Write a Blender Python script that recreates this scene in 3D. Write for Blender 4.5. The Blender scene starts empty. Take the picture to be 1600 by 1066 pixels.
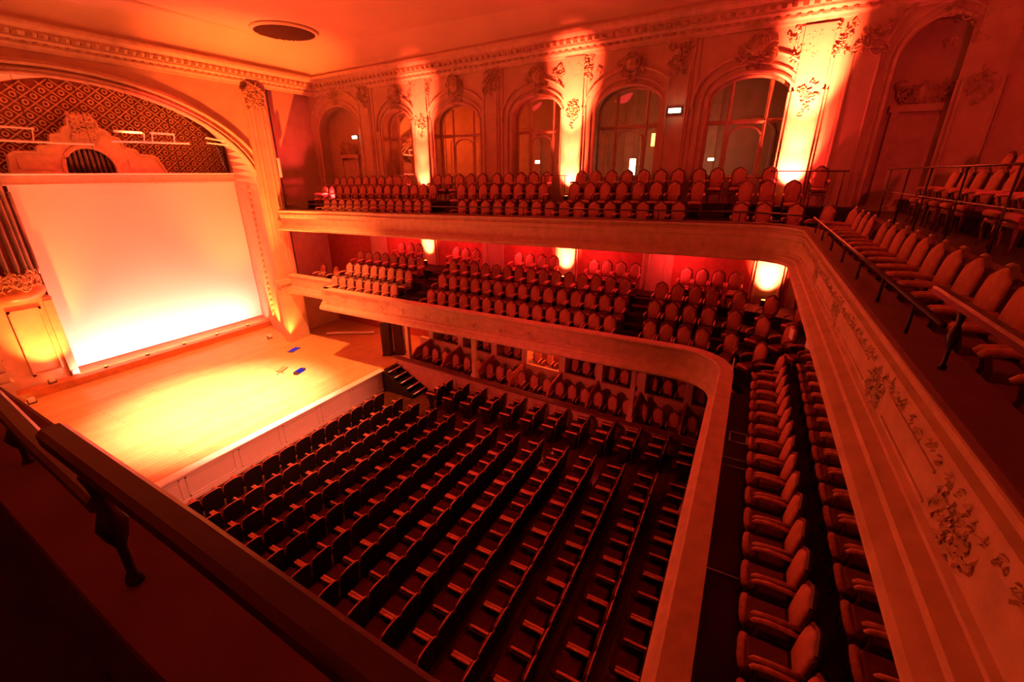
import bpy, bmesh, math, random
from mathutils import Vector, Matrix
R = random.Random(7)
C = bpy.context.scene.collection
PI = math.pi
ORD = ['first','second','third','fourth','fifth','sixth','seventh','eighth','ninth','tenth','eleventh','twelfth','thirteenth',
       'fourteenth','fifteenth','sixteenth','seventeenth','eighteenth','nineteenth','twentieth','twenty-first','twenty-second',
       'twenty-third','twenty-fourth','twenty-fifth','twenty-sixth','twenty-seventh','twenty-eighth','twenty-ninth','thirtieth',
       'thirty-first','thirty-second','thirty-third','thirty-fourth','thirty-fifth','thirty-sixth','thirty-seventh']

# ------------------------------------------------------------------ materials
def mat(name, base, rough=0.7, metal=0.0, var=0.12, scale=6.0, bump=0.0, bscale=40.0, emit=None, estr=0.0, spec=0.4):
    m = bpy.data.materials.new(name); m.use_nodes = True
    nt = m.node_tree; b = nt.nodes['Principled BSDF']
    b.inputs['Roughness'].default_value = rough; b.inputs['Metallic'].default_value = metal
    b.inputs['Specular IOR Level'].default_value = spec
    tc = nt.nodes.new('ShaderNodeTexCoord')
    n = nt.nodes.new('ShaderNodeTexNoise'); n.inputs['Scale'].default_value = scale; n.inputs['Detail'].default_value = 4
    nt.links.new(tc.outputs['Object'], n.inputs['Vector'])
    r = nt.nodes.new('ShaderNodeValToRGB')
    r.color_ramp.elements[0].position = 0.3; r.color_ramp.elements[1].position = 0.7
    r.color_ramp.elements[0].color = tuple(c*(1-var) for c in base)+(1,)
    r.color_ramp.elements[1].color = tuple(min(1,c*(1+var)) for c in base)+(1,)
    nt.links.new(n.outputs['Fac'], r.inputs['Fac']); nt.links.new(r.outputs['Color'], b.inputs['Base Color'])
    if bump:
        n2 = nt.nodes.new('ShaderNodeTexNoise'); n2.inputs['Scale'].default_value = bscale
        nt.links.new(tc.outputs['Object'], n2.inputs['Vector'])
        bp = nt.nodes.new('ShaderNodeBump'); bp.inputs['Strength'].default_value = bump; bp.inputs['Distance'].default_value = 0.02
        nt.links.new(n2.outputs['Fac'], bp.inputs['Height']); nt.links.new(bp.outputs['Normal'], b.inputs['Normal'])
    if emit:
        b.inputs['Emission Color'].default_value = emit+(1,); b.inputs['Emission Strength'].default_value = estr
    return m
def planks(name, a, b_, w, h, rough, spec=0.4, mortar=(0.02,0.01,0.005), rot=0.0):
    m = bpy.data.materials.new(name); m.use_nodes = True
    nt = m.node_tree; b = nt.nodes['Principled BSDF']; b.inputs['Roughness'].default_value = rough
    b.inputs['Specular IOR Level'].default_value = spec
    tc = nt.nodes.new('ShaderNodeTexCoord'); mp = nt.nodes.new('ShaderNodeMapping'); mp.inputs['Rotation'].default_value[2] = rot
    br = nt.nodes.new('ShaderNodeTexBrick')
    br.inputs['Color1'].default_value = a+(1,); br.inputs['Color2'].default_value = b_+(1,); br.inputs['Mortar'].default_value = mortar+(1,)
    br.inputs['Scale'].default_value = 1; br.inputs['Brick Width'].default_value = w; br.inputs['Row Height'].default_value = h
    br.inputs['Mortar Size'].default_value = 0.004
    no = nt.nodes.new('ShaderNodeTexNoise'); no.inputs['Scale'].default_value = 3
    mx = nt.nodes.new('ShaderNodeMixRGB'); mx.blend_type = 'MULTIPLY'; mx.inputs['Fac'].default_value = 0.35
    L = nt.links
    L.new(tc.outputs['Object'], mp.inputs['Vector']); L.new(mp.outputs['Vector'], br.inputs['Vector']); L.new(tc.outputs['Object'], no.inputs['Vector'])
    L.new(br.outputs['Color'], mx.inputs['Color1']); L.new(no.outputs['Fac'], mx.inputs['Color2']); L.new(mx.outputs['Color'], b.inputs['Base Color'])
    return m
def emis(name, col, s):
    m = bpy.data.materials.new(name); m.use_nodes = True; nt = m.node_tree
    e = nt.nodes.new('ShaderNodeEmission'); e.inputs['Color'].default_value = col+(1,); e.inputs['Strength'].default_value = s
    nt.links.new(e.outputs[0], nt.nodes['Material Output'].inputs['Surface']); return m
def glassmat():
    m = bpy.data.materials.new('window_glass'); m.use_nodes = True; nt = m.node_tree
    t = nt.nodes.new('ShaderNodeBsdfTransparent'); t.inputs['Color'].default_value = (.9,.9,.9,1)
    g = nt.nodes.new('ShaderNodeBsdfGlossy'); g.inputs['Roughness'].default_value = .03
    fr = nt.nodes.new('ShaderNodeFresnel'); fr.inputs['IOR'].default_value = 1.5
    mx = nt.nodes.new('ShaderNodeMixShader')
    nt.links.new(fr.outputs[0], mx.inputs[0]); nt.links.new(t.outputs[0], mx.inputs[1]); nt.links.new(g.outputs[0], mx.inputs[2])
    nt.links.new(mx.outputs[0], nt.nodes['Material Output'].inputs['Surface']); return m
PL = mat('cream_plaster', (.55,.40,.27), .75, var=.10, scale=2.5, bump=.15, bscale=30)
PL2 = mat('moulded_plaster', (.56,.40,.27), .65, var=.14, scale=5, bump=.25, bscale=25)
CE = mat('ceiling_plaster', (.60,.44,.3), .85, var=.05, scale=.8)
ORN = mat('gilded_stucco', (.46,.32,.18), .5, var=.25, scale=9, bump=.3, bscale=50)
STG = planks('stage_boards', (.80,.56,.27), (.70,.46,.20), 3.2, .16, .32)
FLR = planks('dark_parquet', (.16,.06,.03), (.11,.04,.02), .9, .11, .16, .6)
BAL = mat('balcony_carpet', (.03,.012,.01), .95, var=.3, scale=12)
RIS = mat('stage_riser_wood', (.45,.2,.08), .35, var=.2, scale=3)
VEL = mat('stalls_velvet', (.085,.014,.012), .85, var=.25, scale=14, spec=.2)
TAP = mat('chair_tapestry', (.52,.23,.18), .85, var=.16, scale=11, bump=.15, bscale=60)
SEATM = mat('shaded_seat_cloth', (.17,.06,.05), .9, var=.2, scale=11)  # chair cloth darkened on the seat tops, shade put into the colour
WOOD = mat('dark_chair_wood', (.10,.035,.02), .38, var=.25, scale=14)
ARMW = mat('highlit_armrest', (.66,.30,.21), .45, var=.2, scale=14)  # pale arm pads and top rails, lightened to carry highlights in the colour
BLK = mat('black_metal', (.015,.013,.013), .45, var=.2)
RAIL = mat('rail_wood', (.05,.014,.010), .35, var=.25, scale=8)
CAPM = mat('ledge_velvet', (.13,.04,.034), .8, var=.12, scale=4)
SCR = mat('screen_cloth', (.86,.84,.8), .9, var=.01)
WHT = mat('white_paint', (.85,.83,.78), .5, var=.03)
MET = mat('organ_pipe_metal', (.30,.27,.25), .32, .85, var=.2, scale=3)
DRK = mat('dark_recess', (.05,.02,.015), .9)
RED = mat('box_red_paper', (.42,.10,.07), .8, var=.15, scale=5)
GLS = glassmat()
WLAMP = emis('lamp_white', (1,.62,.36), 9)
ALAMP = emis('lamp_amber', (1,.33,.06), 7)
BLUE = emis('pad_glow', (.10,.05,.9), .55)  # emission added so pads and mat stay blue under the red lamps
NAIL = mat('brass_nail', (.9,.7,.45), .25, .9)

# ------------------------------------------------------------------ mesh builder
class MB:
    def __init__(s): s.v=[]; s.f=[]
    def add(s, vs, fs, M=None):
        o=len(s.v)
        s.v += [tuple(M@Vector(p)) if M else tuple(p) for p in vs]
        s.f += [tuple(i+o for i in f) for f in fs]; return s
    def box(s, x0,x1,y0,y1,z0,z1, M=None):
        vs=[(x0,y0,z0),(x1,y0,z0),(x1,y1,z0),(x0,y1,z0),(x0,y0,z1),(x1,y0,z1),(x1,y1,z1),(x0,y1,z1)]
        return s.add(vs,[(0,3,2,1),(4,5,6,7),(0,1,5,4),(1,2,6,5),(2,3,7,6),(3,0,4,7)],M)
    def cbox(s, x0,x1,y0,y1,z0,z1, b=.02, M=None):      # box with chamfered edges
        vs=[];fs=[]
        for X,sx in((x0,1),(x1,-1)):
            for Y,sy in((y0,1),(y1,-1)):
                for Z,sz in((z0,1),(z1,-1)):
                    vs+= [(X,Y+sy*b,Z+sz*b),(X+sx*b,Y,Z+sz*b),(X+sx*b,Y+sy*b,Z)]
        def i(a,b_,c,k): return (a*4+b_*2+c)*3+k
        for a in(0,1):
            q=[i(a,0,0,0),i(a,1,0,0),i(a,1,1,0),i(a,0,1,0)]; fs.append(q if a else q[::-1])
            q=[i(0,a,0,1),i(1,a,0,1),i(1,a,1,1),i(0,a,1,1)]; fs.append(q[::-1] if a else q)
            q=[i(0,0,a,2),i(1,0,a,2),i(1,1,a,2),i(0,1,a,2)]; fs.append(q if a else q[::-1])
        for a in(0,1):
            for c in(0,1):
                fs.append((i(a,c,0,0),i(a,c,1,0),i(a,c,1,1),i(a,c,0,1)))
                fs.append((i(a,0,c,0),i(a,1,c,0),i(a,1,c,2),i(a,0,c,2)))
                fs.append((i(0,a,c,1),i(1,a,c,1),i(1,a,c,2),i(0,a,c,2)))
                for d in(0,1): fs.append((i(a,c,d,0),i(a,c,d,1),i(a,c,d,2)))
        return s.add(vs,fs,M)
    def prism(s, poly, y0,y1, M=None):                  # poly in (x,z), extruded along y
        n=len(poly)
        vs=[(x,y0,z) for x,z in poly]+[(x,y1,z) for x,z in poly]
        fs=[tuple(range(n)),tuple(range(2*n-1,n-1,-1))]+[(i,i+n,(i+1)%n+n,(i+1)%n) for i in range(n)]
        return s.add(vs,fs,M)
    def tube(s, path, r, n=6, M=None, cap=True):
        P=[Vector(p) for p in path]; m=len(P); rr=r if isinstance(r,(list,tuple)) else [r]*m
        vs=[];fs=[]
        for k,p in enumerate(P):
            t=(P[min(k+1,m-1)]-P[max(k-1,0)]).normalized()
            a=Vector((0,0,1)) if abs(t.z)<.9 else Vector((1,0,0))
            u=t.cross(a).normalized(); w=t.cross(u)
            for j in range(n):
                g=2*PI*j/n; vs.append(p+(u*math.cos(g)+w*math.sin(g))*rr[k])
        for k in range(m-1):
            for j in range(n): fs.append((k*n+j,k*n+(j+1)%n,(k+1)*n+(j+1)%n,(k+1)*n+j))
        if cap: fs+= [tuple(range(n))[::-1],tuple(range((m-1)*n,m*n))]
        return s.add([tuple(v) for v in vs],fs,M)
    def lathe(s, prof, n=12, M=None, ring=False):                   # prof (r,z)
        vs=[];fs=[];m=len(prof)
        for r,z in prof:
            for j in range(n): vs.append((r*math.cos(2*PI*j/n),r*math.sin(2*PI*j/n),z))
        for k in range(m-1):
            for j in range(n): fs.append((k*n+j,k*n+(j+1)%n,(k+1)*n+(j+1)%n,(k+1)*n+j))
        if ring: fs+=[((m-1)*n+j,(m-1)*n+(j+1)%n,(j+1)%n,j) for j in range(n)]
        else: fs+=[tuple(range(n))[::-1],tuple(range((m-1)*n,m*n))]
        return s.add(vs,fs,M)
    def sweep(s, path, prof, closed=True, caps=True):   # path of (x,y,z); prof (d,z), d along the left-hand normal
        P=[Vector(p) for p in path]; m=len(P); n=len(prof); vs=[];fs=[]
        for k,p in enumerate(P):
            d1=(P[k]-P[k-1]) if k else (P[1]-P[0]); d2=(P[k+1]-P[k]) if k<m-1 else d1
            d1=Vector((d1.x,d1.y)).normalized(); d2=Vector((d2.x,d2.y)).normalized()
            n1=Vector((-d1.y,d1.x)); n2=Vector((-d2.y,d2.x)); nn=(n1+n2).normalized(); q=1/max(.4,nn.dot(n1))
            for d,z in prof: vs.append((p.x+nn.x*d*q,p.y+nn.y*d*q,p.z+z))
        e=n if closed else n-1
        for k in range(m-1):
            for j in range(e): fs.append((k*n+j,(k+1)*n+j,(k+1)*n+(j+1)%n,k*n+(j+1)%n))
        if closed and caps: fs+=[tuple(range(n))[::-1],tuple(range((m-1)*n,m*n))]
        return s.add(vs,fs)
    def ball(s, c, rx,ry,rz, M=None, n=8, m=5):
        vs=[];fs=[]
        for i in range(m+1):
            a=PI*i/m
            for j in range(n): vs.append((c[0]+rx*math.sin(a)*math.cos(2*PI*j/n),c[1]+ry*math.sin(a)*math.sin(2*PI*j/n),c[2]+rz*math.cos(a)))
        for i in range(m):
            for j in range(n): fs.append((i*n+j,(i+1)*n+j,(i+1)*n+(j+1)%n,i*n+(j+1)%n))
        return s.add(vs,fs,M)
    def mesh(s, name, m, smooth=False):
        me=bpy.data.meshes.new(name); me.from_pydata(s.v,[],s.f); me.materials.append(m)
        b=bmesh.new(); b.from_mesh(me); bmesh.ops.recalc_face_normals(b,faces=b.faces); b.to_mesh(me); b.free()
        if smooth: me.polygons.foreach_set('use_smooth',[True]*len(me.polygons))
        me.update(); return me
    def build(s, name, m, parent=None, smooth=False):
        o=bpy.data.objects.new(name, s.mesh(name,m,smooth)); C.objects.link(o)
        if parent: o.parent=parent
        return o
def tag(o,label=None,cat=None,group=None,kind=None):
    for k,v in(('label',label),('category',cat),('group',group),('kind',kind)):
        if v: o[k]=v
    return o
def thing(name,label,cat,loc=(0,0,0),rz=0,group=None):
    o=bpy.data.objects.new(name,None); o.empty_display_size=.1; C.objects.link(o)
    o.location=loc; o.rotation_euler=(0,0,rz); return tag(o,label,cat,group)
def struct(name,mb,m,parent=None,smooth=False):
    o=mb.build(name,m,parent,smooth)
    if not parent: o['kind']='structure'
    return o

# ------------------------------------------------------------------ geometry of the hall (metres, z=0 is the stalls floor)
def W(y): return 14.95+.03*y                     # side wall plane
def S(s,d,z): return (W(s)+d,s,z)                # along the side wall, depth into the wall, height
def Cz(y): return -.0185*y if y>0 else 0.0       # upper gallery falls gently towards the stage

def wall_holes(mb, f, s0,s1,z0,z1, holes, depth, n=20):
    """plane f(s,d,z) with arched holes (sc,hw,sill,spring,rise) and reveals of given depth"""
    ss={s0,s1}
    for sc,hw,sill,sp,ri in holes:
        for k in range(n+1): ss.add(sc-hw*math.cos(PI*k/n))
    ss=sorted(x for x in ss if s0-1e-6<=x<=s1+1e-6)
    def top(h,s):
        t=max(0,1-((s-h[0])/h[1])**2); return h[3]+h[4]*math.sqrt(t)
    for a,b in zip(ss,ss[1:]):
        mid=(a+b)/2; h=next((h for h in holes if abs(mid-h[0])<h[1]),None)
        if not h: mb.add([f(a,0,z0),f(b,0,z0),f(b,0,z1),f(a,0,z1)],[(0,1,2,3)])
        else:
            mb.add([f(a,0,top(h,a)),f(b,0,top(h,b)),f(b,0,z1),f(a,0,z1)],[(0,1,2,3)])
            if h[2]>z0: mb.add([f(a,0,z0),f(b,0,z0),f(b,0,h[2]),f(a,0,h[2])],[(0,1,2,3)])
            mb.add([f(a,0,top(h,a)),f(b,0,top(h,b)),f(b,depth,top(h,b)),f(a,depth,top(h,a))],[(0,1,2,3)])
            mb.add([f(a,0,h[2]),f(b,0,h[2]),f(b,depth,h[2]),f(a,depth,h[2])],[(0,1,2,3)])
    for h in holes:
        for e in(-1,1):
            s=h[0]+e*h[1]; mb.add([f(s,0,h[2]),f(s,0,h[3]),f(s,depth,h[3]),f(s,depth,h[2])],[(0,1,2,3)])
def arch_pts(sc,hw,z0,sp,ri,n=18):
    p=[(sc-hw,z0)]+[(sc-hw*math.cos(PI*k/n),sp+ri*math.sin(PI*k/n)) for k in range(n+1)]+[(sc+hw,z0)]
    return p
def foliage(mb, f, sc,z, w,h, n, r=.03, d=-.03):
    """scrolls and leaves scattered in an area of the wall frame f"""
    for k in range(n):
        s=sc+R.uniform(-w,w)*(0.5+.5*R.random()); zz=z+R.uniform(-h,h); a0=R.uniform(0,6.28); q=R.choice((-1,1)); rad=R.uniform(2.0,4.2)*r
        pts=[]
        for j in range(8):
            g=a0+q*j*.62; rr=rad*(1-j*.1); pts.append(f(s+rr*math.cos(g),d-.012*(j%3),zz+rr*math.sin(g)))
        mb.tube(pts,[r*.28,r*.42,r*.5,r*.5,r*.45,r*.4,r*.4,r*.55],5)
        a=R.uniform(0,6.28); l=R.uniform(2,4)*r; c=math.cos(a); e=math.sin(a)
        mb.add([f(s,d,zz),f(s+c*l*.5-e*l*.25,d-.035,zz+e*l*.5+c*l*.25),f(s+c*l,d-.01,zz+e*l),f(s+c*l*.5+e*l*.25,d-.035,zz+e*l*.5-c*l*.25)],[(0,1,2,3)])

# ---- floors
struct('floor', MB().box(-1.8,15.6,-5.2,12.1,-.2,0), FLR)
struct('stage_floor', MB().box(-1.8,15.6,12.05,23.2,.02,.85), STG)
# stage front: panelled white fascia with a nosing
mb=MB().box(-1.6,11.55,11.97,12.06,0,.80).box(-1.6,11.6,11.92,12.2,.80,.865)
mb.box(-1.6,11.55,11.945,11.99,0,.10)
x=-1.4
while x<11:
    mb.box(x,x+.035,11.95,11.99,.14,.74).box(x+1.25,x+1.285,11.95,11.99,.14,.74).box(x,x+1.285,11.95,11.99,.14,.17).box(x,x+1.285,11.95,11.99,.71,.74); x+=1.42
struct('stage_fascia', mb, WHT)
# raised step at the back of the stage
struct('stage_riser', MB().box(3.0,14.2,20.95,23.2,.85,1.12), RIS)
# ---- side wall, upper storey with five arched windows and two niches
WIN=[(13.5,.85),(10.5,1.08),(7.12,1.0),(3.95,1.08),(.64,1.08)]
holes=[(s,h,8.0,10.05-.02*max(s,0)*.5,.68) for s,h in WIN]
holes+= [(17.0,1.35,6.6,9.9,1.05),(-3.15,.82,7.35,10.55,.95)]
mb=MB(); wall_holes(mb,S,-5.2,18.9,5.9,12.4,holes,.55)
struct('wall_side', mb, PL)
mb=MB(); wall_holes(mb,S,-5.2,18.9,0,5.9,[],.3); struct('wall_side_lower', mb, RED)
# flat pilasters and lit pilasters run through both storeys
PIL=[12.2,5.78,-.69,-4.0]; FLAT=[15.25,8.95,2.55,-1.75]
for s in PIL:
    mb=MB()
    for a,b,d0 in((-.42,.42,.03),(-.33,.33,.08)):
        mb.add([S(s+a,0,3),S(s+b,0,3),S(s+b,0,11.6),S(s+a,0,11.6),S(s+a,-d0,3),S(s+b,-d0,3),S(s+b,-d0,11.6),S(s+a,-d0,11.6)],[(4,5,6,7),(0,4,7,3),(1,2,6,5)])
    for e in(-.33,.33):
        mb.tube([S(s+e,-.09,3.2),S(s+e,-.09,10.15)],.035,6)
        mb.tube([S(s+e*1.25,-.03,3.2),S(s+e*1.25,-.03,10.15)],.03,6)
    mb.box(*([W(s)-.2,W(s)+.02,s-.45,s+.45,3.3,3.75]))
    struct('trim_pilaster', mb, PL)
    mb=MB(); foliage(mb,S,s,10.1,.28,.25,18,.034,-.085); foliage(mb,S,s,11.2,.8,.32,30,.038,-.05)
    foliage(mb,S,s,9.75,.10,.2,5,.03,-.085)
    struct('trim_capital', mb, ORN)
for s in FLAT:
    mb=MB()
    for a,b,d0 in((-.5,.5,.03),(-.36,.36,.07)):
        mb.add([S(s+a,0,3),S(s+b,0,3),S(s+b,0,11.7),S(s+a,0,11.7),S(s+a,-d0,3),S(s+b,-d0,3),S(s+b,-d0,11.7),S(s+a,-d0,11.7)],[(4,5,6,7),(0,4,7,3),(1,2,6,5)])
    for e in(-.27,.27): mb.tube([S(s+e,-.08,3.2),S(s+e,-.08,10.9)],.03,6)
    struct('trim_flat_pilaster', mb, PL)
    mb=MB(); foliage(mb,S,s,11.2,.35,.35,18,.05,-.1); struct('trim_pilaster_leaf', mb, ORN)
# archivolts with cartouche keystones
for s,h,sill,sp,ri in holes:
    mb=MB()
    for q,r,d in((1.0,.055,-.01),(1.14,.035,-.02),(1.36,.05,-.03)):
        pts=arch_pts(s,h*q,sill if q<1.3 else sp-.1,sp,ri*q+(q-1)*.55); mb.tube([S(a,d,z) for a,z in pts],r,6)
    struct('trim_arch_moulding', mb, PL2)
    mb=MB(); zt=sp+ri+.36*.55+.36*ri
    foliage(mb,S,s,zt+.02,.42,.14,26,.05,-.06); foliage(mb,S,s,zt+.14,.16,.12,12,.06,-.12)
    mb.ball(S(s,-.1,zt+.08),.09,.2,.2)
    foliage(mb,S,s,sp+ri+.12,.2,.1,8,.04,-.03)
    struct('trim_keystone_cartouche', mb, ORN)
# niche backs with doors
for i,(s,h,sill,sp,ri) in enumerate(holes[5:]):
    mb=MB(); mb.add([S(s-h-.1,.54,sill-.3),S(s+h+.1,.54,sill-.3),S(s+h+.1,.54,sp+ri+.2),S(s-h-.1,.54,sp+ri+.2)],[(0,1,2,3)])
    struct('wall_niche', mb, PL)
    zf=sill; hw=min(.42,h*.5); dt=zf+2.15
    d=struct('door_%d'%(i+1), MB().box(W(s)+.44,W(s)+.53,s-hw,s+hw,zf,dt), PL2)
    mb=MB()
    for za,zb in((.2,.9),(1.05,1.45),(1.6,2.05)):
        for g in(0,): mb.box(W(s)+.415,W(s)+.44,s-hw+.1,s+hw-.1,zf+za,zf+zb)
    struct('door_panel',mb,PL,d)
    mb=MB().box(W(s)+.38,W(s)+.54,s-hw-.14,s-hw,zf,dt+.1).box(W(s)+.38,W(s)+.54,s+hw,s+hw+.14,zf,dt+.1).box(W(s)+.36,W(s)+.54,s-hw-.2,s+hw+.2,dt+.08,dt+.24)
    struct('trim_door_surround',mb,PL2)
    mb=MB(); f2=lambda a,b,c:(W(s)+.46+b,a,c)
    foliage(mb,f2,s,dt+.45,.5,.2,40,.055,-.04); mb.ball((W(s)+.42,s,dt+.5),.08,.17,.24)
    struct('trim_door_cartouche',mb,ORN)
# windows
for i,(s,h,sill,sp,ri) in enumerate(holes[:5]):
    mb=MB(); D=.46
    def bar(a,b,r=.045): mb.tube([S(a[0],D,a[1]),S(b[0],D,b[1])],r,4)
    pts=arch_pts(s,h-.03,sill,sp,ri-.03); mb.tube([S(a,D,z) for a,z in pts],.06,6)
    for e in(-.45,.45):
        ztop=sp+ri*math.sqrt(1-e*e)-.03; bar((s+e*h,sill),(s+e*h,ztop),.055)
    bar((s-h,9.55),(s+h,9.55),.06); bar((s-h,sill+.06),(s+h,sill+.06),.06)
    ap=arch_pts(s,h*.40,sill,9.15,.28,10); mb.tube([S(a,D,z) for a,z in ap],.035,5)
    w=struct('window_%d'%(i+1),mb,PL2)
    pg=MB(); n=16
    poly=arch_pts(s,h,sill,sp,ri,n); pg.add([S(a,D+.02,z) for a,z in poly],[tuple(range(len(poly)))])
    struct('window_pane',pg,GLS,w)
# foyer behind the windows
mb=MB(); mb.box(18.4,18.6,-1.5,16,7.2,12).box(15.6,18.6,-1.5,16,7.1,7.25).box(15.6,18.6,-1.5,16,11.6,11.75).box(15.6,18.6,-1.6,-1.45,7.2,11.7).box(15.6,18.6,15.7,15.9,7.2,11.7)
struct('wall_foyer',mb,PL)
mb=MB()
for s in(.6,3.5,6.3,9.2,12.3,14.5):
    pts=arch_pts(s,.75,7.3,9.4,.5); mb.tube([(18.38,a,z) for a,z in pts],.07,6)
    mb.box(18.3,18.4,s+1.0,s+1.35,7.3,11.2)
struct('trim_foyer_arches',mb,PL2)
def foyer_lamp(px,label,loc,sx,sz,m=WLAMP):
    t=thing('wall_lamp',label,'lamp',loc)
    MB().cbox(-.05,.02,-sx,sx,-sz,sz,.01).build('lamp_shade',m,t); MB().box(.02,.06,-sx*.6,sx*.6,-sz*.6,sz*.6).build('back_plate',BLK,t)
# ---- cornice and cove
def cpath(dy,dz): return [(-1.8,18.35-dy,11.95+dz),(W(18.35)-dy*0+0,18.35-dy,12.0+dz)]
CP=[(W(-5.2),-5.2,12.32),(W(4),4,12.25),(W(11),11,12.12),(W(18.3),18.3,12.0),(6,18.3,11.93),(-1.8,18.3,11.9)]
prof=[(0,-.62),(.06,-.62),(.08,-.55),(.12,-.5),(.12,-.42),(.2,-.36),(.2,-.3),(.28,-.22),(.28,-.15),(.40,-.06),(.42,0),(.42,.05),(0,.05)]
struct('trim_cornice', MB().sweep(CP,prof), PL2)
mb=MB()
for (a,b) in zip(CP,CP[1:]):
    a=Vector(a);b=Vector(b);L=(b-a).length;u=(b-a)/L;nn=Vector((-u.y,u.x,0));k=.1
    while k<L:
        p=a+u*k
        M=Matrix(((u.x,nn.x,0,p.x),(u.y,nn.y,0,p.y),(0,0,1,p.z),(0,0,0,1)))
        mb.box(-.06,.06,.18,.30,-.31,-.2,M); mb.ball((.11,.13,-.46),.07,.03,.045,M,6,3); k+=.23
struct('trim_cornice_dentils', mb, ORN)
CP2=[(x,y,z) for x,y,z in CP]
cov=[(.36,.05),(.40,.30),(.55,.52),(.80,.72),(1.1,.86),(1.25,.90),(1.25,1.0),(.2,1.0)]
struct('ceiling_cove', MB().sweep(CP2,cov,closed=False), CE, smooth=True)
zc=12.9
mb=MB(); mb.box(-1.8,16,-5.2,19,zc,zc+.15)
struct('ceiling', mb, CE)
v=thing('ceiling_roundel','round dark grille set flat in the orange ceiling near the stage corner','vent',(12.45,15.75,zc-.09))
MB().lathe([(1.0,.0),(1.09,.0),(1.12,.05),(1.12,.07),(1.0,.07)],40,None,True).build('rim',CE,v,True)
mb=MB().lathe([(1.0,.03),(.01,.03),(.01,.05),(1.0,.05)],40)
for k in range(-8,9): 
    w=math.sqrt(1-(k*.115)**2); mb.box(-w,w,k*.115-.02,k*.115+.02,.005,.03)
MB.build(mb,'grille',mat('roundel_mesh',(.10,.05,.03),.9),v)

# ---- stage wall with proscenium arch
def F(s,d,z): return (s,18.3+d,z)
AC,AA,AS,AR=6.5,5.65,7.5,3.25
mb=MB(); wall_holes(mb,F,-1.8,13.15,.0,12.3,[(AC,AA,.6,AS,AR)],.25,28)
mb.box(13.1,13.15,18.3,18.85,.85,12)
struct('wall_stage',mb,PL)
struct('wall_stage_return',MB().box(13.1,15.7,18.8,19,.85,12.3),PL)
mb=MB()
for q,r,d in((0,.06,-.03),(.16,.04,-.04),(.42,.07,-.06),(.52,.04,-.05)):
    pts=arch_pts(AC,AA+q*1.05,4.0,AS,AR+q*.62,40); mb.tube([F(a,d,z) for a,z in pts if a<13.0 and a>-1.7],r,6)
struct('trim_proscenium_arch',mb,PL2)
# splayed reveal behind the opening, back wall in lattice
fp=arch_pts(AC,AA,.85,AS,AR,40); bp_=arch_pts(9.0,5.2,.85,7.6,3.8,40); bp_=[(min(x,13.62),z) for x,z in bp_]
mb=MB(); n=len(fp)
mb.add([F(a,.24,z) for a,z in fp]+[(a,22.7,z) for a,z in bp_],[(i,i+1,i+1+n,i+n) for i in range(n-1)])
struct('trim_stage_reveal',mb,PL,smooth=False)
struct('wall_stage_back',MB().box(2.0,14.4,22.9,23.1,.8,12),mat('lattice_backing',(.20,.07,.045),.9))
def inb(x,z):
    if abs(x-9.0)>5.2 or x>13.6: return False
    return z<7.6+3.78*math.sqrt(1-((x-9.0)/5.21)**2)
mb=MB(); P_=.40
for sgn in(-1,1):
    for k in range(-40,60):
        seg=[]
        for j in range(0,160):
            x=3.7+j*.07; z=6.9+sgn*(x-8.2)*.8+k*P_*1.05
            ok=7.4<z<11.6 and inb(x,z)
            if ok: seg.append((x,22.84,z))
            if (not ok or j==159):
                if len(seg)>2: mb.tube([seg[0],seg[-1]],.022,4)
                seg=[]
struct('trim_lattice',mb,ORN)
mb=MB()
q_=P_*1.05
for i in range(-30,30):
    for j in range(-2,30):
        u_,v_=i+.5,j+.5; x=8.2+(v_-u_)*q_/1.6; z=6.9+(u_+v_)*q_/2
        if 7.7<z<11.5 and inb(x,z+.12):
            mb.lathe([(.095,-.02),(.095,.02),(.055,.02),(.055,-.02)],8,Matrix.Translation((x,22.82,z))@Matrix.Rotation(PI/2,4,'X'),True)
struct('trim_lattice_rosettes',mb,ORN)
# scalloped jamb ornament
mb=MB(); z=1.6
while z<7.6:
    t=.5; mb.ball((12.66,19.9,z),.12,.14,.16); z+=.27
struct('trim_jamb_scallops',mb,ORN)
# pier facing with base block, band and mouldings
mb=MB().box(12.0,12.95,18.16,18.32,.85,11.2).box(11.95,12.95,17.95,18.3,.85,3.2).box(11.88,13.05,17.9,18.3,3.55,3.75).box(11.92,13.02,17.93,18.3,3.2,3.3)
for xx in(12.12,12.3,12.66,12.84): mb.tube([(xx,18.15,4.0),(xx,18.15,10.6)],.03,6)
mb.box(11.98,12.98,17.98,18.3,3.3,3.55)
struct('trim_stage_pier',mb,PL)
mb=MB(); foliage(mb,lambda a,b,c:(a,18.15+b,c),12.45,11.0,.45,.4,50,.055,-.03); struct('trim_pier_capital',mb,ORN)

# ------------------------------------------------------------------ balcony fronts
def arc(cx,cy,r,a0,a1,n,z=0): return [(cx+r*math.cos(a0+(a1-a0)*k/n),cy+r*math.sin(a0+(a1-a0)*k/n),z) for k in range(n+1)]
# upper: outer edge path, from the stage along the side, round the corner, along the rear, round to the camera's side
UP=[(12.46,17.95,7.05+Cz(17.95)),(12.28,9,7.05+Cz(9)),(12.06,.2,7.05)]+arc(11.16,-.1,.9,0,-PI/2,6,7.05)[1:]+[(6,-1,7.05),(1.2,-1,7.05)]+arc(1.0,-.5,.5,-PI/2,-PI,5,7.05)+[(.52,1.2,7.03),(.60,3.2,7.0),(1.1,17.9,6.75)]
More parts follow.
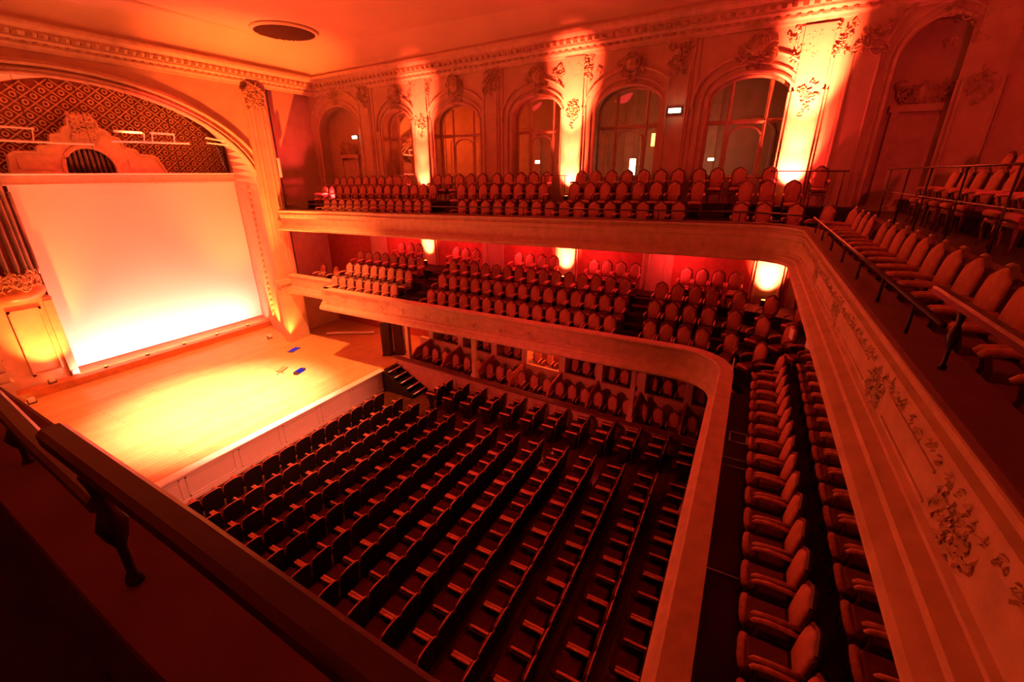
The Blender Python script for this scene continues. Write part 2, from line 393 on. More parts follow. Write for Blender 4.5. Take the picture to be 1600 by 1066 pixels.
# the normal of this path (left of travel) points away from the hall, so hall side is negative d
uprof=[(.27,-.60),(.27,0),(.02,0),(-.01,-.02),(-.01,-.06),(.03,-.09),(.07,-.11),(.07,-.15),(.03,-.17),(.02,-.20),(.02,-.28),(.05,-.30),(.06,-.32),(.06,-.58),(.03,-.60),(.03,-.63),(-.02,-.65),(-.05,-.66),(-.06,-.70),(-.10,-.715),(-.15,-.74),(-.17,-.77),(-.17,-.80),(-.12,-.83),(.5,-.83),(.5,-.60)]
UP=UP[::-1]; uprof=[(-d,z) for d,z in uprof]
struct('balcony_front_upper',MB().sweep(UP,uprof),PL2)
struct('balcony_ledge_upper',MB().sweep([(x,y,z+.001) for x,y,z in UP],[(-.305,-.03),(-.305,.015),(-.02,.015),(.0,.0),(.0,-.03)]),CAPM)
struct('balcony_shade_lining',MB().sweep(UP,[(-.30,-.62),(-.30,-.028),(-.265,-.028),(-.265,-.62)]),BAL)  # dark sheet added inside the parapet in place of its deep shade
# first balcony
FB=[(11.30,14.6,3.95),(11.30,1.1,3.95)]+arc(10.28,1.1,1.02,0,-PI/2,8,3.95)[1:]+[(6,.08,3.95),(.9,.08,3.95)]
FB=FB[::-1]
fprof=[(-.28,-.70),(-.28,0),(0,0),(.02,-.03),(0,-.07),(-.04,-.09),(-.05,-.12),(-.05,-.52),(-.02,-.55),(.03,-.58),(.05,-.63),(.11,-.68),(.15,-.74),(.15,-.80),(.08,-.86),(-.5,-.86),(-.5,-.70)]
struct('balcony_front_first',MB().sweep(FB,fprof),PL2)
FB2=[(11.32,14.55,3.95),(12.35,14.75,3.95),(12.40,18.0,3.95)]
struct('balcony_front_stage_end',MB().sweep(FB2,fprof),PL2)
# relief cartouches on the fronts
mb=MB()
fr=lambda a,b,c:(a,-.93+b*-1,c)
for xx in(8.6,6.3,4.05,2.35):
    foliage(mb,lambda a,b,c:(a,-1.055-b,c),xx,6.60,.26,.10,34,.022,.02)
for k in range(64):
    xx=1.3+k*.16; foliage(mb,lambda a,b,c:(a,-1.018-b,c),xx,6.81,.06,.025,2,.012,.012)
for xx,L_ in((7.45,.75),(5.15,.75),(3.2,.5),(9.6,.6)):
    mb.box(xx-L_,xx+L_,-1.062,-1.05,6.50,6.515).box(xx-L_,xx+L_,-1.062,-1.05,6.69,6.705)
struct('trim_front_relief',mb,PL2)
mb=MB()
for k in range(13):
    yy=2.0+k*.98; 
    pts=[(11.245,yy+.36*math.cos(t*.5236),3.62+.14*math.sin(t*.5236)) for t in range(13)]; mb.tube(pts,.010,4)
    foliage(mb,lambda a,b,c:(11.25+b,a,c),yy+.49,3.62,.06,.1,5,.022,-.0)
for k in range(12):
    xx=1.2+k*.85; mb.tube([(xx+.32*math.cos(t*.5236),.03,3.62+.14*math.sin(t*.5236)) for t in range(13)],.010,4)
    foliage(mb,lambda a,b,c:(a,.03,c),xx+.42,3.62,.05,.1,5,.022,0)
struct('trim_first_relief',mb,PL2)

# terraces
def terr(steps,y0,y1,fall):
    mb=MB(); ys=[y0+(y1-y0)*k/8 for k in range(9)]
    for x0,x1,z,th in steps:
        for a,b in zip(ys,ys[1:]):
            za,zb=(z+Cz(a),z+Cz(b)) if fall else (z,z)
            wa,wb=(W(a) if x1>90 else x1),(W(b) if x1>90 else x1); xa,xb=(x0(a),x0(b)) if callable(x0) else (x0,x0)
            mb.add([(xa,a,za-th),(wa,a,za-th),(wb,b,zb-th),(xb,b,zb-th),(xa,a,za),(wa,a,za),(wb,b,zb),(xb,b,zb)],[(0,3,2,1),(4,5,6,7),(0,4,7,3),(1,2,6,5)])
    return mb
U1,U2,U3=6.48,7.0,7.34
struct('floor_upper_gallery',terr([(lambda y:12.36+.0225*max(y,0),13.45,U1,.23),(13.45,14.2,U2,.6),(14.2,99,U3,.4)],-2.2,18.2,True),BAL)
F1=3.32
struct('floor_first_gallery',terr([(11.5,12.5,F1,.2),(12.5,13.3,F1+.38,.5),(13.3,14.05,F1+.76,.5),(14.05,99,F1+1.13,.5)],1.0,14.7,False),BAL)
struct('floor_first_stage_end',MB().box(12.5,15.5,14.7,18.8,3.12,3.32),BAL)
# corner and rear of first balcony: quarter-ring terraces
mb=MB(); cc=(10.55,.35)
for r0,r1,z in((.85,1.75,F1),(1.75,2.55,F1+.38),(2.55,3.4,F1+.76),(3.4,4.6,F1+1.13)):
    a=arc(cc[0],cc[1],r0,.28,-PI/2,10); b=arc(cc[0],cc[1],r1,.28,-PI/2,10)
    for k in range(10):
        q=[a[k],b[k],b[k+1],a[k+1]]
        mb.add([(p[0],p[1],z-.3) for p in q]+[(p[0],p[1],z) for p in q],[(4,5,6,7),(0,1,2,3),(0,3,7,4),(1,2,6,5),(0,1,5,4),(3,2,6,7)])
struct('floor_first_corner',mb,BAL)
struct('floor_first_rear',MB().box(-.2,10.6,-1.35,.0,F1-.2,F1).box(-.2,10.6,-2.2,-1.35,F1-.2,F1+.38).box(-.2,10.6,-4.9,-2.2,F1-.2,F1+.76),BAL)
struct('floor_upper_rear',MB().box(-1.8,12.6,-2.35,-1.2,U1-.26,U1).box(-1.8,15,-3.2,-2.35,U1-.26,7.25).box(-1.8,15,-5.2,-3.2,U1-.26,7.55),BAL)
struct('trim_upper_step_edge',MB().box(1.0,13.3,-2.36,-2.2,7.10,7.262),CAPM)
struct('floor_upper_near',MB().box(-1.8,.3,-1.4,18,U1-.3,U1-.05),BAL)
struct('wall_rear',MB().box(-1.8,15.2,-5.4,-5.2,0,12.6),PL)
struct('wall_near',MB().box(-2.0,-1.8,-5.4,23,0,12.9),PL)
# soffit plates carry the galleries to the wall
struct('ceiling_first_gallery',terr([(12.9,99,6.25,.03)],-2.0,18.3,True),PL)
struct('ceiling_boxes',MB().box(11.6,15.4,.9,14.7,3.06,3.14),PL)

# ------------------------------------------------------------------ ground boxes along the side
def Lz(y): return .68+.042*y
mb=MB()
LP=[(12.35,y,Lz(y)) for y in(-.6,3,6,9,11.9)]
for a,b in zip(LP,LP[1:]):
    mb.add([(12.35,a[1],0),(12.35,b[1],0),(12.35,b[1],b[2]),(12.35,a[1],a[2]),(12.5,a[1],0),(12.5,b[1],0),(12.5,b[1],b[2]),(12.5,a[1],a[2])],[(0,1,2,3),(4,7,6,5),(3,2,6,7),(0,4,5,1)])
struct('wall_box_front',mb,PL2)
mb=MB().sweep(LP[::-1],[(-.2,-.0),(.05,0),(.06,.03),(.03,.06),(-.18,.06)])
struct('trim_box_ledge',mb,CAPM)
mb=MB()
for a,b in zip(LP,LP[1:]): mb.add([(12.5,a[1],a[2]-.62),(15.3,a[1],a[2]-.62),(15.3,b[1],b[2]-.62),(12.5,b[1],b[2]-.62)],[(0,1,2,3)])
struct('floor_boxes',mb,BAL)
mb=MB()
for a,b in zip(LP,LP[1:]): mb.add([(13.85,a[1],a[2]-.6),(13.85,b[1],b[2]-.6),(13.85,b[1],b[2]+.38),(13.85,a[1],a[2]+.38),(13.97,a[1],a[2]-.6),(13.97,b[1],b[2]-.6),(13.97,b[1],b[2]+.38),(13.97,a[1],a[2]+.38),],[(0,1,2,3),(4,5,6,7),(2,3,7,6)])
struct('wall_box_rear_parapet',mb,PL)
mb=MB()
for a,b in zip(LP,LP[1:]): mb.add([(13.97,a[1],a[2]-.25),(15.3,a[1],a[2]-.25),(15.3,b[1],b[2]-.25),(13.97,b[1],b[2]-.25)],[(0,1,2,3)])
struct('floor_boxes_rear',mb,BAL)
BP=[-.3,.9,2.4,3.9,5.3,6.85,8.2,9.8,11.3]
for i,y in enumerate(BP):
    z=Lz(y)
    if y in(2.4,8.2,11.3):
        mb=MB().box(12.36,12.5,y-.07,y+.07,z,3.1).box(12.33,12.53,y-.1,y+.1,z,z+.2).box(12.33,12.53,y-.1,y+.1,2.9,3.1)
        struct('trim_box_column',mb,PL)
    mb=MB().add([(12.5,y-.03,z-.6),(13.85,y-.03,z-.6),(13.85,y-.03,z+.42),(12.9,y-.03,z+.34),(12.5,y-.03,z+.02),(12.5,y+.03,z-.6),(13.85,y+.03,z-.6),(13.85,y+.03,z+.42),(12.9,y+.03,z+.34),(12.5,y+.03,z+.02)],[(0,1,2,3,4),(9,8,7,6,5),(4,3,8,9),(3,2,7,8),(0,4,9,5)])
    struct('wall_box_partition',mb,RED)
    mb=MB().box(13.86,14.02,y-.12,y+.12,z+.3,3.06).box(14.0,15.3,y-.05,y+.05,z-.3,3.06)
    struct('trim_box_pier',mb,PL)

# ------------------------------------------------------------------ chairs
def outline(w,zs): return [(-a*w,z) for a,z in zs]+[(a*w,z) for a,z in zs[::-1] if a>0]
def pad(mb,poly,y0,y1,M):
    # bulged upholstered pad: poly outline, domed to the front
    n=len(poly); cx=sum(p[0] for p in poly)/n; cz=sum(p[1] for p in poly)/n
    vs=[];fs=[]
    for k,(q,y) in enumerate(((1,y0),(1,y0+(y1-y0)*.5),(.9,y0+(y1-y0)*.85),(.55,y1))):
        vs+=[(cx+(x-cx)*q,y,cz+(z-cz)*q) for x,z in poly]
    for k in range(3):
        for j in range(n): fs.append((k*n+j,k*n+(j+1)%n,(k+1)*n+(j+1)%n,(k+1)*n+j))
    fs+=[tuple(range(n)),tuple(range(3*n,4*n))[::-1]]
    mb.add(vs,fs,M)
ME={}
tilt=Matrix.Translation((0,-.2,.45))@Matrix.Rotation(.16,4,'X')@Matrix.Translation((0,0,-.45))
back=outline(.225,[(.80,.47),(.95,.55),(1,.70),(.97,.84),(.86,.90),(.5,.94),(.22,.975),(0,.985)])
back=back[::-1]
mb=MB(); pad(mb,back,-.01,.055,tilt); ME['back']=mb.mesh('backrest',TAP,True)
mb=MB(); ring=[(x*1.07,0.0,.47+(z-.47)*1.03) for x,z in back]; mb.tube(ring+[ring[0]],.028,5,tilt); mb.prism([(x,z) for x,z in back],-.035,-.012,tilt)
mb.cbox(-.24,.24,-.2,.24,.29,.36,.015); ME['frame']=mb.mesh('frame',WOOD)
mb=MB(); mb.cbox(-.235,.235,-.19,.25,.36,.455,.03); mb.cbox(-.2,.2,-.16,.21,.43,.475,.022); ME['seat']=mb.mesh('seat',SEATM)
mb=MB(); mb.tube([(-.225,.235,.42),(-.1,.25,.43),(.1,.25,.43),(.225,.235,.42)],.042,8); ME['roll']=mb.mesh('front_roll',TAP,True)  # seat edge keeps the brighter cloth so it reads as lit
def arm_mb(e):
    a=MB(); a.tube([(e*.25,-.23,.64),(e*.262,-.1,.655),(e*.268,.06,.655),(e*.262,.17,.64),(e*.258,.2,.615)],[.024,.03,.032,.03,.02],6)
    return a
def sup_mb(e):
    a=MB(); a.tube([(e*.262,.16,.635),(e*.255,.13,.52),(e*.24,.16,.36)],.018,5); return a
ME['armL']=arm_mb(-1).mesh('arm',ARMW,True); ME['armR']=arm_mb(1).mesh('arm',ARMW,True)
ME['supL']=sup_mb(-1).mesh('arm_support',WOOD,True); ME['supR']=sup_mb(1).mesh('arm_support',WOOD,True)
def leg_mb(x,y): return MB().tube([(x,y,.30),(x*1.03,y*1.02,.2),(x*.96,y*.97,.08),(x*1.02,y*1.04,0)],[.026,.024,.014,.018],5)
LEGS=[(-.215,.215),(.215,.215),(-.205,-.19),(.205,-.19)]
for k,(a,b) in enumerate(LEGS): ME['leg%d'%k]=leg_mb(a,b).mesh('leg',WOOD,True)
mb=MB()
for x,z in back+[((back[i][0]+back[(i+1)%len(back)][0])/2,(back[i][1]+back[(i+1)%len(back)][1])/2) for i in range(len(back))]:
    if z>.5: mb.ball((x*1.0,-.045,z),.011,.008,.011,tilt,5,3)
ME['nails']=mb.mesh('nail_row',NAIL)
def child(name,me,p):
    o=bpy.data.objects.new(name,me); o.parent=p; C.objects.link(o); return o
def armchair(loc,rz,label,group,full=False,nails=False,name='gallery_armchair',wd=.81):
    t=thing(name,label,'armchair',loc,rz,group); t.scale=(wd if full or wd<.8 else .745,1,1)
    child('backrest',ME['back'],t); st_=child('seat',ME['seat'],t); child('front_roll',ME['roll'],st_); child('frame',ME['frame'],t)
    for q in'LR':
        a=child('arm',ME['arm'+q],t)
        child('arm_support',ME['sup'+q],a)
    for k in range(4 if full else 0): child('leg',ME['leg%d'%k],t)
    if not full:
        child('leg',ME['leg0'],t); child('leg',ME['leg1'],t); child('leg',ME['leg2'],t); child('leg',ME['leg3'],t)
    if nails: child('nail_row',ME['nails'],t)
    return t
# camera model, used only to skip chairs the frame cannot show
CAM=Vector((0,0,8.15)); FPX=684.0; PITCH=math.atan((533-272)/FPX); AZ=math.atan(390/(FPX/math.cos(PITCH)))
hd=Vector((math.cos(AZ),math.sin(AZ),0)); FWD=hd*math.cos(PITCH)+Vector((0,0,-math.sin(PITCH))); RGT=Vector((hd.y,-hd.x,0)); UPV=RGT.cross(FWD)
def px(p):
    d=Vector(p)-CAM; w=d.dot(FWD)
    if w<.05: return None
    return (800+FPX*d.dot(RGT)/w,533-FPX*d.dot(UPV)/w)
def seen(p,m=25):
    q=px(p)
    if not q: return False
    u,v=q
    return -m<u<1600+m and -m<v<1066+m and v<679+(u-100)*.72+m

# ---- first balcony, side rows
def run(a,b,n): return [a+(b-a)*k/(n-1) for k in range(n)]
ROW1={1:run(14.57,11.42,8)+run(9.7,3.19,15)+run(2.04,.67,4),
      2:run(14.54,11.37,8)+run(9.76,3.13,15)+run(2.12,.65,4),
      3:run(14.64,11.4,8)+run(9.8,3.22,15)+run(2.1,.66,4),
      4:[12.96,12.5,12.04,10.18,9.72,9.26,7.4,6.93,6.46,5.99,4.51,4.05,3.59,3.12,1.54,1.08,.62,.16]}
FX={1:12.05,2:12.86,3:13.65,4:14.4}; FZ={1:F1,2:F1+.38,3:F1+.76,4:F1+1.13}
RN={1:'front row',2:'second row',3:'third row',4:'back row'}
for r in(1,2,3,4):
    for k,y in enumerate(ROW1[r]):
        armchair((FX[r]-.24,y,FZ[r]),PI/2+R.uniform(-.03,.03),'red upholstered armchair on lower balcony side, %s, %s from the stage'%(RN[r],ORD[k]),'lower balcony side '+RN[r])
# corner arcs
for r,rad,n,skip in((1,1.27,3,0),(2,2.08,5,0),(3,2.86,6,0)):
    for k in range(n):
        a=-(k+.5)*(PI/2)/n; 
        p=(cc[0]+rad*math.cos(a),cc[1]+rad*math.sin(a),FZ[r])
        armchair(p,a+PI/2,'red upholstered armchair in the rounded balcony corner, %s, %s round the bend'%(RN[r],ORD[k]),'lower balcony corner '+RN[r],True,wd=.74)
# rear rows
for r,y,z,x0,n in((1,-.86,F1,10.25,17),(2,-1.70,F1+.38,10.25,17)):
    for k in range(n):
        x=x0-.505*k
        if seen((x,y,z+.6),60): armchair((x,y,z),0,'red armchair on lower rear balcony, %s, %s from the rounded corner'%('first row' if r==1 else 'second row',ORD[k]),'lower rear balcony '+RN[r],True,r==1)
# stage-end box of the first balcony
for k,(x,y) in enumerate(((13.2,16.9),(13.15,16.0),(13.1,15.2))):
    armchair((x,y,3.32),PI/2,'red armchair in the balcony box by the stage pier, %s from the stage'%ORD[k],'stage end box chairs')
# ---- upper gallery, side rows
UR1=run(15.95,10.6,13)+run(9.05,1.85,16)+[.32,-.2]
UR2=run(16.9,10.9,14)+run(9.6,6.3,8)+run(5.2,2.15,7)+[1.5,.3,-.2,-.78]
UR3=run(16.9,12.8,10)+run(11.2,9.1,5)+run(8.5,6.5,5)+run(5.25,2.2,7)+[1.6,1.12,.55]+[-.2,-1.36]
for r,ys,x0,z in((1,UR1,12.93,U1),(2,UR2,13.72,U2),(3,UR3,14.42,U3)):
    for k,y in enumerate(ys):
        armchair((x0+.012*max(y,0),y,z+Cz(y)),PI/2+R.uniform(-.03,.03),'red armchair on upper gallery side, %s, %s from the stage end'%(RN[r],ORD[k]),'upper gallery side '+RN[r])
for k,a in enumerate((-.22,-.76,-1.3)):
    armchair((11.8+1.1*math.cos(a),-.6+1.1*math.sin(a),U1),a+PI/2,'red armchair turned at the upper gallery corner, %s from the side'%ORD[k],'upper gallery corner',True,wd=.72)
UX=[11.0,10.45,9.9]+[8.9-.503*k for k in range(14)]
for k,x in enumerate(UX):
    if seen((x,-1.6,U1+.7),80) : armchair((x,-1.58,U1),0,'cushioned armchair behind the upper rear ledge, %s from the gallery corner'%ORD[k],'upper rear front row',True)
for r,y,z,xs in((2,-2.95,7.25,[11.6,11.0,10.4,9.8,9.2,8.1,7.55,7.0,6.45,5.9,5.35]),(3,-3.85,7.55,[12.4,11.8,11.2,10.6,10.0,9.4,8.8,8.2,7.6])):
    for k,x in enumerate(xs):
        if seen((x,y,z+.7),60): armchair((x,y,z),0,'armchair behind thin black gallery railing, %s row, %s from the side wall'%('lower' if r==2 else 'topmost',ORD[k]),'upper rear raised rows',True)
# ---- boxes
nb=0
for i,(a,b) in enumerate(zip(BP,BP[1:])):
    nq=3 if b-a>1.3 else 2
    for k in range(nq):
        y=a+(b-a)*(k+.5)/nq; armchair((12.9,y,Lz(y)-.62),PI/2,'dark armchair in ground level box, %s from its stage end, %s box from stairs'%(ORD[nq-1-k],ORD[7-i]),'ground box front chairs',True,wd=.68)
        armchair((14.35,y,Lz(y)-.25),PI/2,'shadowed armchair behind box parapet, %s from its stage end, %s box from stairs'%(ORD[nq-1-k],ORD[7-i]),'ground box rear chairs',wd=.68)
# ---- stalls
st=outline(.238,[(.9,.10),(.97,.5),(1,.72),(.97,.82),(.8,.86),(.4,.875),(0,.88)])[::-1]
tl=Matrix.Translation((0,-.2,.1))@Matrix.Rotation(.12,4,'X')@Matrix.Translation((0,0,-.1))
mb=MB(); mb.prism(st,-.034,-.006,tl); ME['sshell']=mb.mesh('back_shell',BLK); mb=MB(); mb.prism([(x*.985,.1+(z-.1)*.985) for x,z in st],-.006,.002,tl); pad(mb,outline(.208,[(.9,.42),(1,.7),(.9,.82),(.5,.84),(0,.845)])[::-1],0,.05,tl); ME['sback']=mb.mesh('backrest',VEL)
mb=MB(); n=len(st); top=[(x,-.015,z) for x,z in st if z>.5]; mb.tube(top,.016,5,tl); ME['strim']=mb.mesh('top_rail',ARMW,True)  # top edges catching red light, highlight put into the pale rail colour
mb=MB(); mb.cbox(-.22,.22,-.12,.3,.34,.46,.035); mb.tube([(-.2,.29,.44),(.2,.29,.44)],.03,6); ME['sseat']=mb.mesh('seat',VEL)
def sarm(x,w): 
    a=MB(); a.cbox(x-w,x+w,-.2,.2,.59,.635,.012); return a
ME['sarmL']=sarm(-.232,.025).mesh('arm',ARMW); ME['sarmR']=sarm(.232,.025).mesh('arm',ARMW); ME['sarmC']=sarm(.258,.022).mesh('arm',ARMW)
mb=MB(); mb.add([],[])
for e in(-.232,.232): mb.prism([(-.18,.6),(.18,.6),(.1,.35),(.04,.1),(.14,0),(-.14,0),(-.06,.1),(-.14,.35)],-.012,.012,Matrix.Translation((e,0,0))@Matrix.Rotation(PI/2,4,'Z'))
mb.box(-.23,-.2,-.03,.03,.28,.34).box(-.22,.22,-.03,.03,.28,.35); ME['sbase']=mb.mesh('base_frame',BLK)
def stall(x,y,label,group,left,pair):
    t=thing('stalls_armchair',label,'theatre seat',(x,y,0),0,group)
    b=child('backrest',ME['sback'],t); child('top_rail',ME['strim'],b); child('back_shell',ME['sshell'],b); child('seat',ME['sseat'],t); child('base_frame',ME['sbase'],t)
    child('arm',ME['sarmL'],t)
    if left: child('arm',ME['sarmR'],t)
YR=[10.72,9.86,9.12,8.36,7.62,6.82,6.02,5.26,4.46,3.67,2.85,2.03,1.19,.36]
for r,y in enumerate(YR):
    for j in range(20):
        x=10.2-.26-.52*j
        if x<0.4 or not seen((x,y+.2,.6),190): continue
        stall(x,y+.2,'dark red stalls armchair, %s row from stage, %s seat in from box aisle'%(ORD[r],ORD[j]),'stalls '+ORD[r]+' row',j%2==0,False)
for r,y in enumerate([9.16,8.42,7.66,6.86,6.07,5.29,4.49,3.68,2.85,2.05,1.23,.37]):
    for j,x in enumerate((11.98,11.46)):
        stall(x,y+.2,'dark red aisle armchair by the box wall, %s pair from the stairs, %s'%(ORD[r],'against the wall' if j==0 else 'on the aisle'),'box wall pairs',True,False)

# ------------------------------------------------------------------ rails
def rail(name,label,path,r,posts,zbase,cat='rail',ornate=False,flat=False):
    t=thing(name,label,cat)
    if flat:
        MB().sweep(path,[(-r,-.02),(-r,.012),(-r*.6,.025),(r*.6,.025),(r,.012),(r,-.02),(r*.5,-.03),(-r*.5,-.03)]).build('handrail',RAIL,t)
    else: MB().tube(path,r,8).build('handrail',RAIL,t,True)
    for (x,y,zt) in posts:
        zb=zbase(x,y); h=zt-zb; mb=MB()
        if ornate: mb.lathe([(.022,0),(.022,.02),(.012,.04),(.012,h*.35),(.028,h*.45),(.038,h*.56),(.026,h*.66),(.014,h*.75),(.022,h*.9),(.03,h)],8,Matrix.Translation((x,y,zb)))
        else: mb.tube([(x,y,zb),(x,y,zt)],.013,6)
        mb.build('post',BLK,t,True)
    return t
capz=lambda x,y:7.05+Cz(y)+.015
rail('balcony_rail','long dark low rail along the upper gallery side ledge',[(12.62,17.5,7.30+Cz(17.5)),(12.43,9,7.30+Cz(9)),(12.22,.2,7.30),(12.0,-.55,7.3),(11.5,-1.05,7.3)],.02,[(12.22+.024*y,y,7.29+Cz(y)) for y in(.3,2.2,4.2,6.2,8.2,10.2,12.2,14.2,16.2)],capz)
rail('balcony_rail','dark low rail along the upper rear ledge towards the corner',[(11.3,-1.12,7.3),(7,-1.12,7.3),(3.42,-1.12,7.3)],.02,[(x,-1.12,7.29) for x in(10.6,9.4,8.2,7.1,6.0,4.95,4.0)],lambda x,y:7.065)
rail('raised_handrail','raised dark handrail on ornate post above the upper rear ledge',[(3.75,-1.14,7.45),(2.6,-1.14,7.45),(.9,-1.14,7.45)],.035,[(3.3,-1.14,7.43),(1.6,-1.14,7.43)],lambda x,y:7.065,ornate=True,flat=True)
rail('raised_handrail','broad raised dark handrail right beside the viewer, ending in a squared cap',[(.335,1.68,7.45),(.31,.9,7.45),(.285,.3,7.45),(.27,-.2,7.45)],.034,[(.315,1.40,7.43)],lambda x,y:7.05,ornate=True,flat=True)
rail('balcony_rail','low dark rail running under the raised handrail towards the stage',[(.335,1.5,7.28),(.37,2.1,7.28),(.42,2.7,7.27),(.62,6,7.22),(1.2,17,7.0)],.03,[(.40,2.5,7.26),(.55,5,7.2),(.8,9,7.15)],lambda x,y:7.05+Cz(y)*.9,ornate=True,flat=True)
gz=8.25
t=rail('gallery_railing','thin black iron railing in front of the raised rear gallery seats',[(12.9,-2.42,gz),(4.0,-2.42,gz)],.014,[(x,-2.42,gz) for x in(12.6,11.2,9.9,8.4,6.95,5.5)],lambda x,y:7.25,'railing')
MB().tube([(12.9,-2.42,7.8),(4.0,-2.42,7.8)],.009,6).build('middle_bar',BLK,t)
rail('gallery_railing','short thin railing between seats below the brightest pilaster',[(14.08,-.2,8.22),(14.08,-1.9,8.22)],.014,[(14.08,-.3,8.21),(14.08,-1.8,8.21)],lambda x,y:7.0,'railing')
rail('gallery_railing','short thin railing below the middle lit pilaster',[(14.15,6.4,8.1),(14.15,5.5,8.1)],.012,[(14.15,6.3,8.1),(14.15,5.6,8.1)],lambda x,y:7.34+Cz(y) if x>14.2 else 7.0+Cz(y),'railing')
# ------------------------------------------------------------------ aisle steps (dark)
def steps(name,x0,x1,y0,y1,za,zb,n,m):
    mb=MB()
    for k in range(n): mb.box(x0+(x1-x0)*k/n,x0+(x1-x0)*(k+1)/n+.02,y0,y1,za-.1,za+(zb-za)*(k+1)/n)
    return struct(name,mb,m)
for a,b in((10.0,11.05),(2.3,2.95)):
    steps('floor_aisle_steps',12.1,14.2,a,b,F1-.05,F1+1.13,6,BAL)
for a,b in((9.5,10.2),(.75,1.45),(5.5,6.0)):
    steps('floor_aisle_steps',13.1,14.4,a,b,U1+Cz(a)-.05,U3+Cz(a),4,BAL)
# ------------------------------------------------------------------ stage things
t=thing('projection_screen','huge white projection screen hanging above the back step of the stage','screen',(9.58,22.2,0))
MB().box(-3.83,3.84,0,.03,1.13,7.78).build('screen_cloth',SCR,t)
mb=MB().box(-4.6,4.5,-.12,.14,7.80,8.12); mb.build('roller_case',mat('case_paint',(.55,.42,.33),.6),t)
MB().tube([(-4.6,-.16,8.14),(4.4,-.16,8.17)],.035,6).build('top_bar',WHT,t)
MB().tube([(-4.4,-.12,7.80),(4.3,-.12,7.82)],.018,6).build('bottom_bar',WHT,t)
MB().box(-3.83,3.84,-.01,.04,1.12,1.15).build('weight_bar',BLK,t)
mb=MB()
for x in(-4.2,-1.2,1.6,4.1): mb.tube([(x,0,8.15),(x,0,12.9)],.008,4)
mb.build('suspension_wire',BLK,t)
# lighting truss
t=thing('lighting_truss','long white ladder truss hung in front of the organ pediment','truss',(0,19.2,0))
MB().tube([(3.6,0,9.05),(7.3,0,9.04)],.035,6).build('lower_chord',WHT,t); MB().tube([(7.8,0,9.16),(10.2,0,9.22)],.035,6).build('lower_chord',WHT,t)
MB().tube([(3.6,0,9.42),(6.0,0,9.40)],.03,6).build('upper_chord',WHT,t)
for a,b,zz in((7.95,8.75,9.48),(9.0,9.75,9.50)): MB().box(a,b,-.05,.05,zz-.03,zz+.03).build('lamp_tube',WHT,t)
mb=MB()
for x,z0,z1 in((4.3,9.05,9.42),(5.05,9.05,9.41),(5.9,9.05,9.4),(8.75,9.16,9.48),(9.0,9.17,9.5),(9.7,9.2,9.5)): mb.tube([(x,0,z0),(x+.06,0,z1)],.022,5)
mb.build('web_strut',WHT,t)
mb=MB()
for x in(4.3,5.9,8.75,9.7): mb.tube([(x,0,9.4),(x,0,12.9)],.008,4)
mb.build('suspension_wire',BLK,t)
t=thing('lighting_bar','short tilted white light bar by the arch jamb','light bar',(11.6,19.2,9.3))
M=Matrix.Rotation(-.12,4,'Y'); MB().tube([(-.75,0,.16),(.75,0,-.02)],.035,6).build('bar',WHT,t); MB().tube([(-.75,0,-.02),(.75,0,-.1)],.03,6).build('bar',WHT,t)
mb=MB().tube([(-.1,0,.1),(-.1,0,3.3)],.008,4).tube([(.5,0,.02),(.5,0,2.0)],.008,4); mb.build('suspension_wire',BLK,t)
MB().tube([(-.35,.1,-.12),(.05,.5,-.9)],.03,5).build('drop_arm',BLK,t)
# organ
t=thing('pipe_organ','carved pipe organ with arched pediment rising behind the screen','organ',(8.4,22.63,0))
mb=MB(); 
pts=[(-2.35,8.1),(-2.25,8.75),(-2.1,8.85),(-1.5,8.86),(-1.45,9.05),(-1.1,9.1),(-1.0,9.45),(-.75,9.5),(-.6,9.72),(-.45,9.75),(-.42,10.0),(-.3,10.12),(.3,10.12),(.4,10.0),(.42,9.75),(.6,9.72),(.75,9.5),(1.0,9.45),(1.1,9.1),(1.45,9.05),(1.5,8.86),(2.0,8.85),(2.15,8.75),(2.4,8.1)]
hole=arch_pts(-.12,.80,8.1,8.35,.75,16)
# pediment split into two halves around the arch
lft=[p for p in pts if p[0]<=-.3]; rgt=[p for p in pts if p[0]>=.3]
hl=[p for p in hole if p[0]<=-.12+1e-6]; hr=[p for p in hole if p[0]>=-.12-1e-6]
mb.prism(lft+[(-.12,10.12)]+hl[::-1],-.14,.14); mb.prism([(-.12,10.12)]+rgt+hr[::-1],-.14,.14)
ped=mb.build('pediment',PL2,t)
mb=MB().tube([(a,-.17,z) for a,z in hole],.07,6)
for a,b in zip(pts,pts[1:]): mb.tube([(a[0],-.16,a[1]),(b[0],-.16,b[1])],.045,5)
mb.box(-2.3,-1.15,-.2,-.1,8.12,8.2).box(1.1,2.3,-.2,-.1,8.12,8.2).box(-2.1,-1.2,-.18,-.1,8.3,8.7).box(1.1,2.0,-.18,-.1,8.3,8.7)
mb.build('moulding',PL2,ped)
mb=MB(); f3=lambda a,b,c:(a,-.16+b,c)
foliage(mb,f3,-.05,9.45,.45,.2,60,.045,-.03); foliage(mb,f3,0,9.95,.35,.15,30,.045,-.03)
for k in range(5): mb.ball((-.32+.16*k,-.05,10.16),.07,.1,.12)
mb.build('carving',PL2,ped)
for k in range(9): 
    x=-.78+k*.165; MB().lathe([(.07,7.9),(.07,9.3),(.06,9.32)],10,Matrix.Translation((x,.1,0))).build('pipe',MET,t,True)
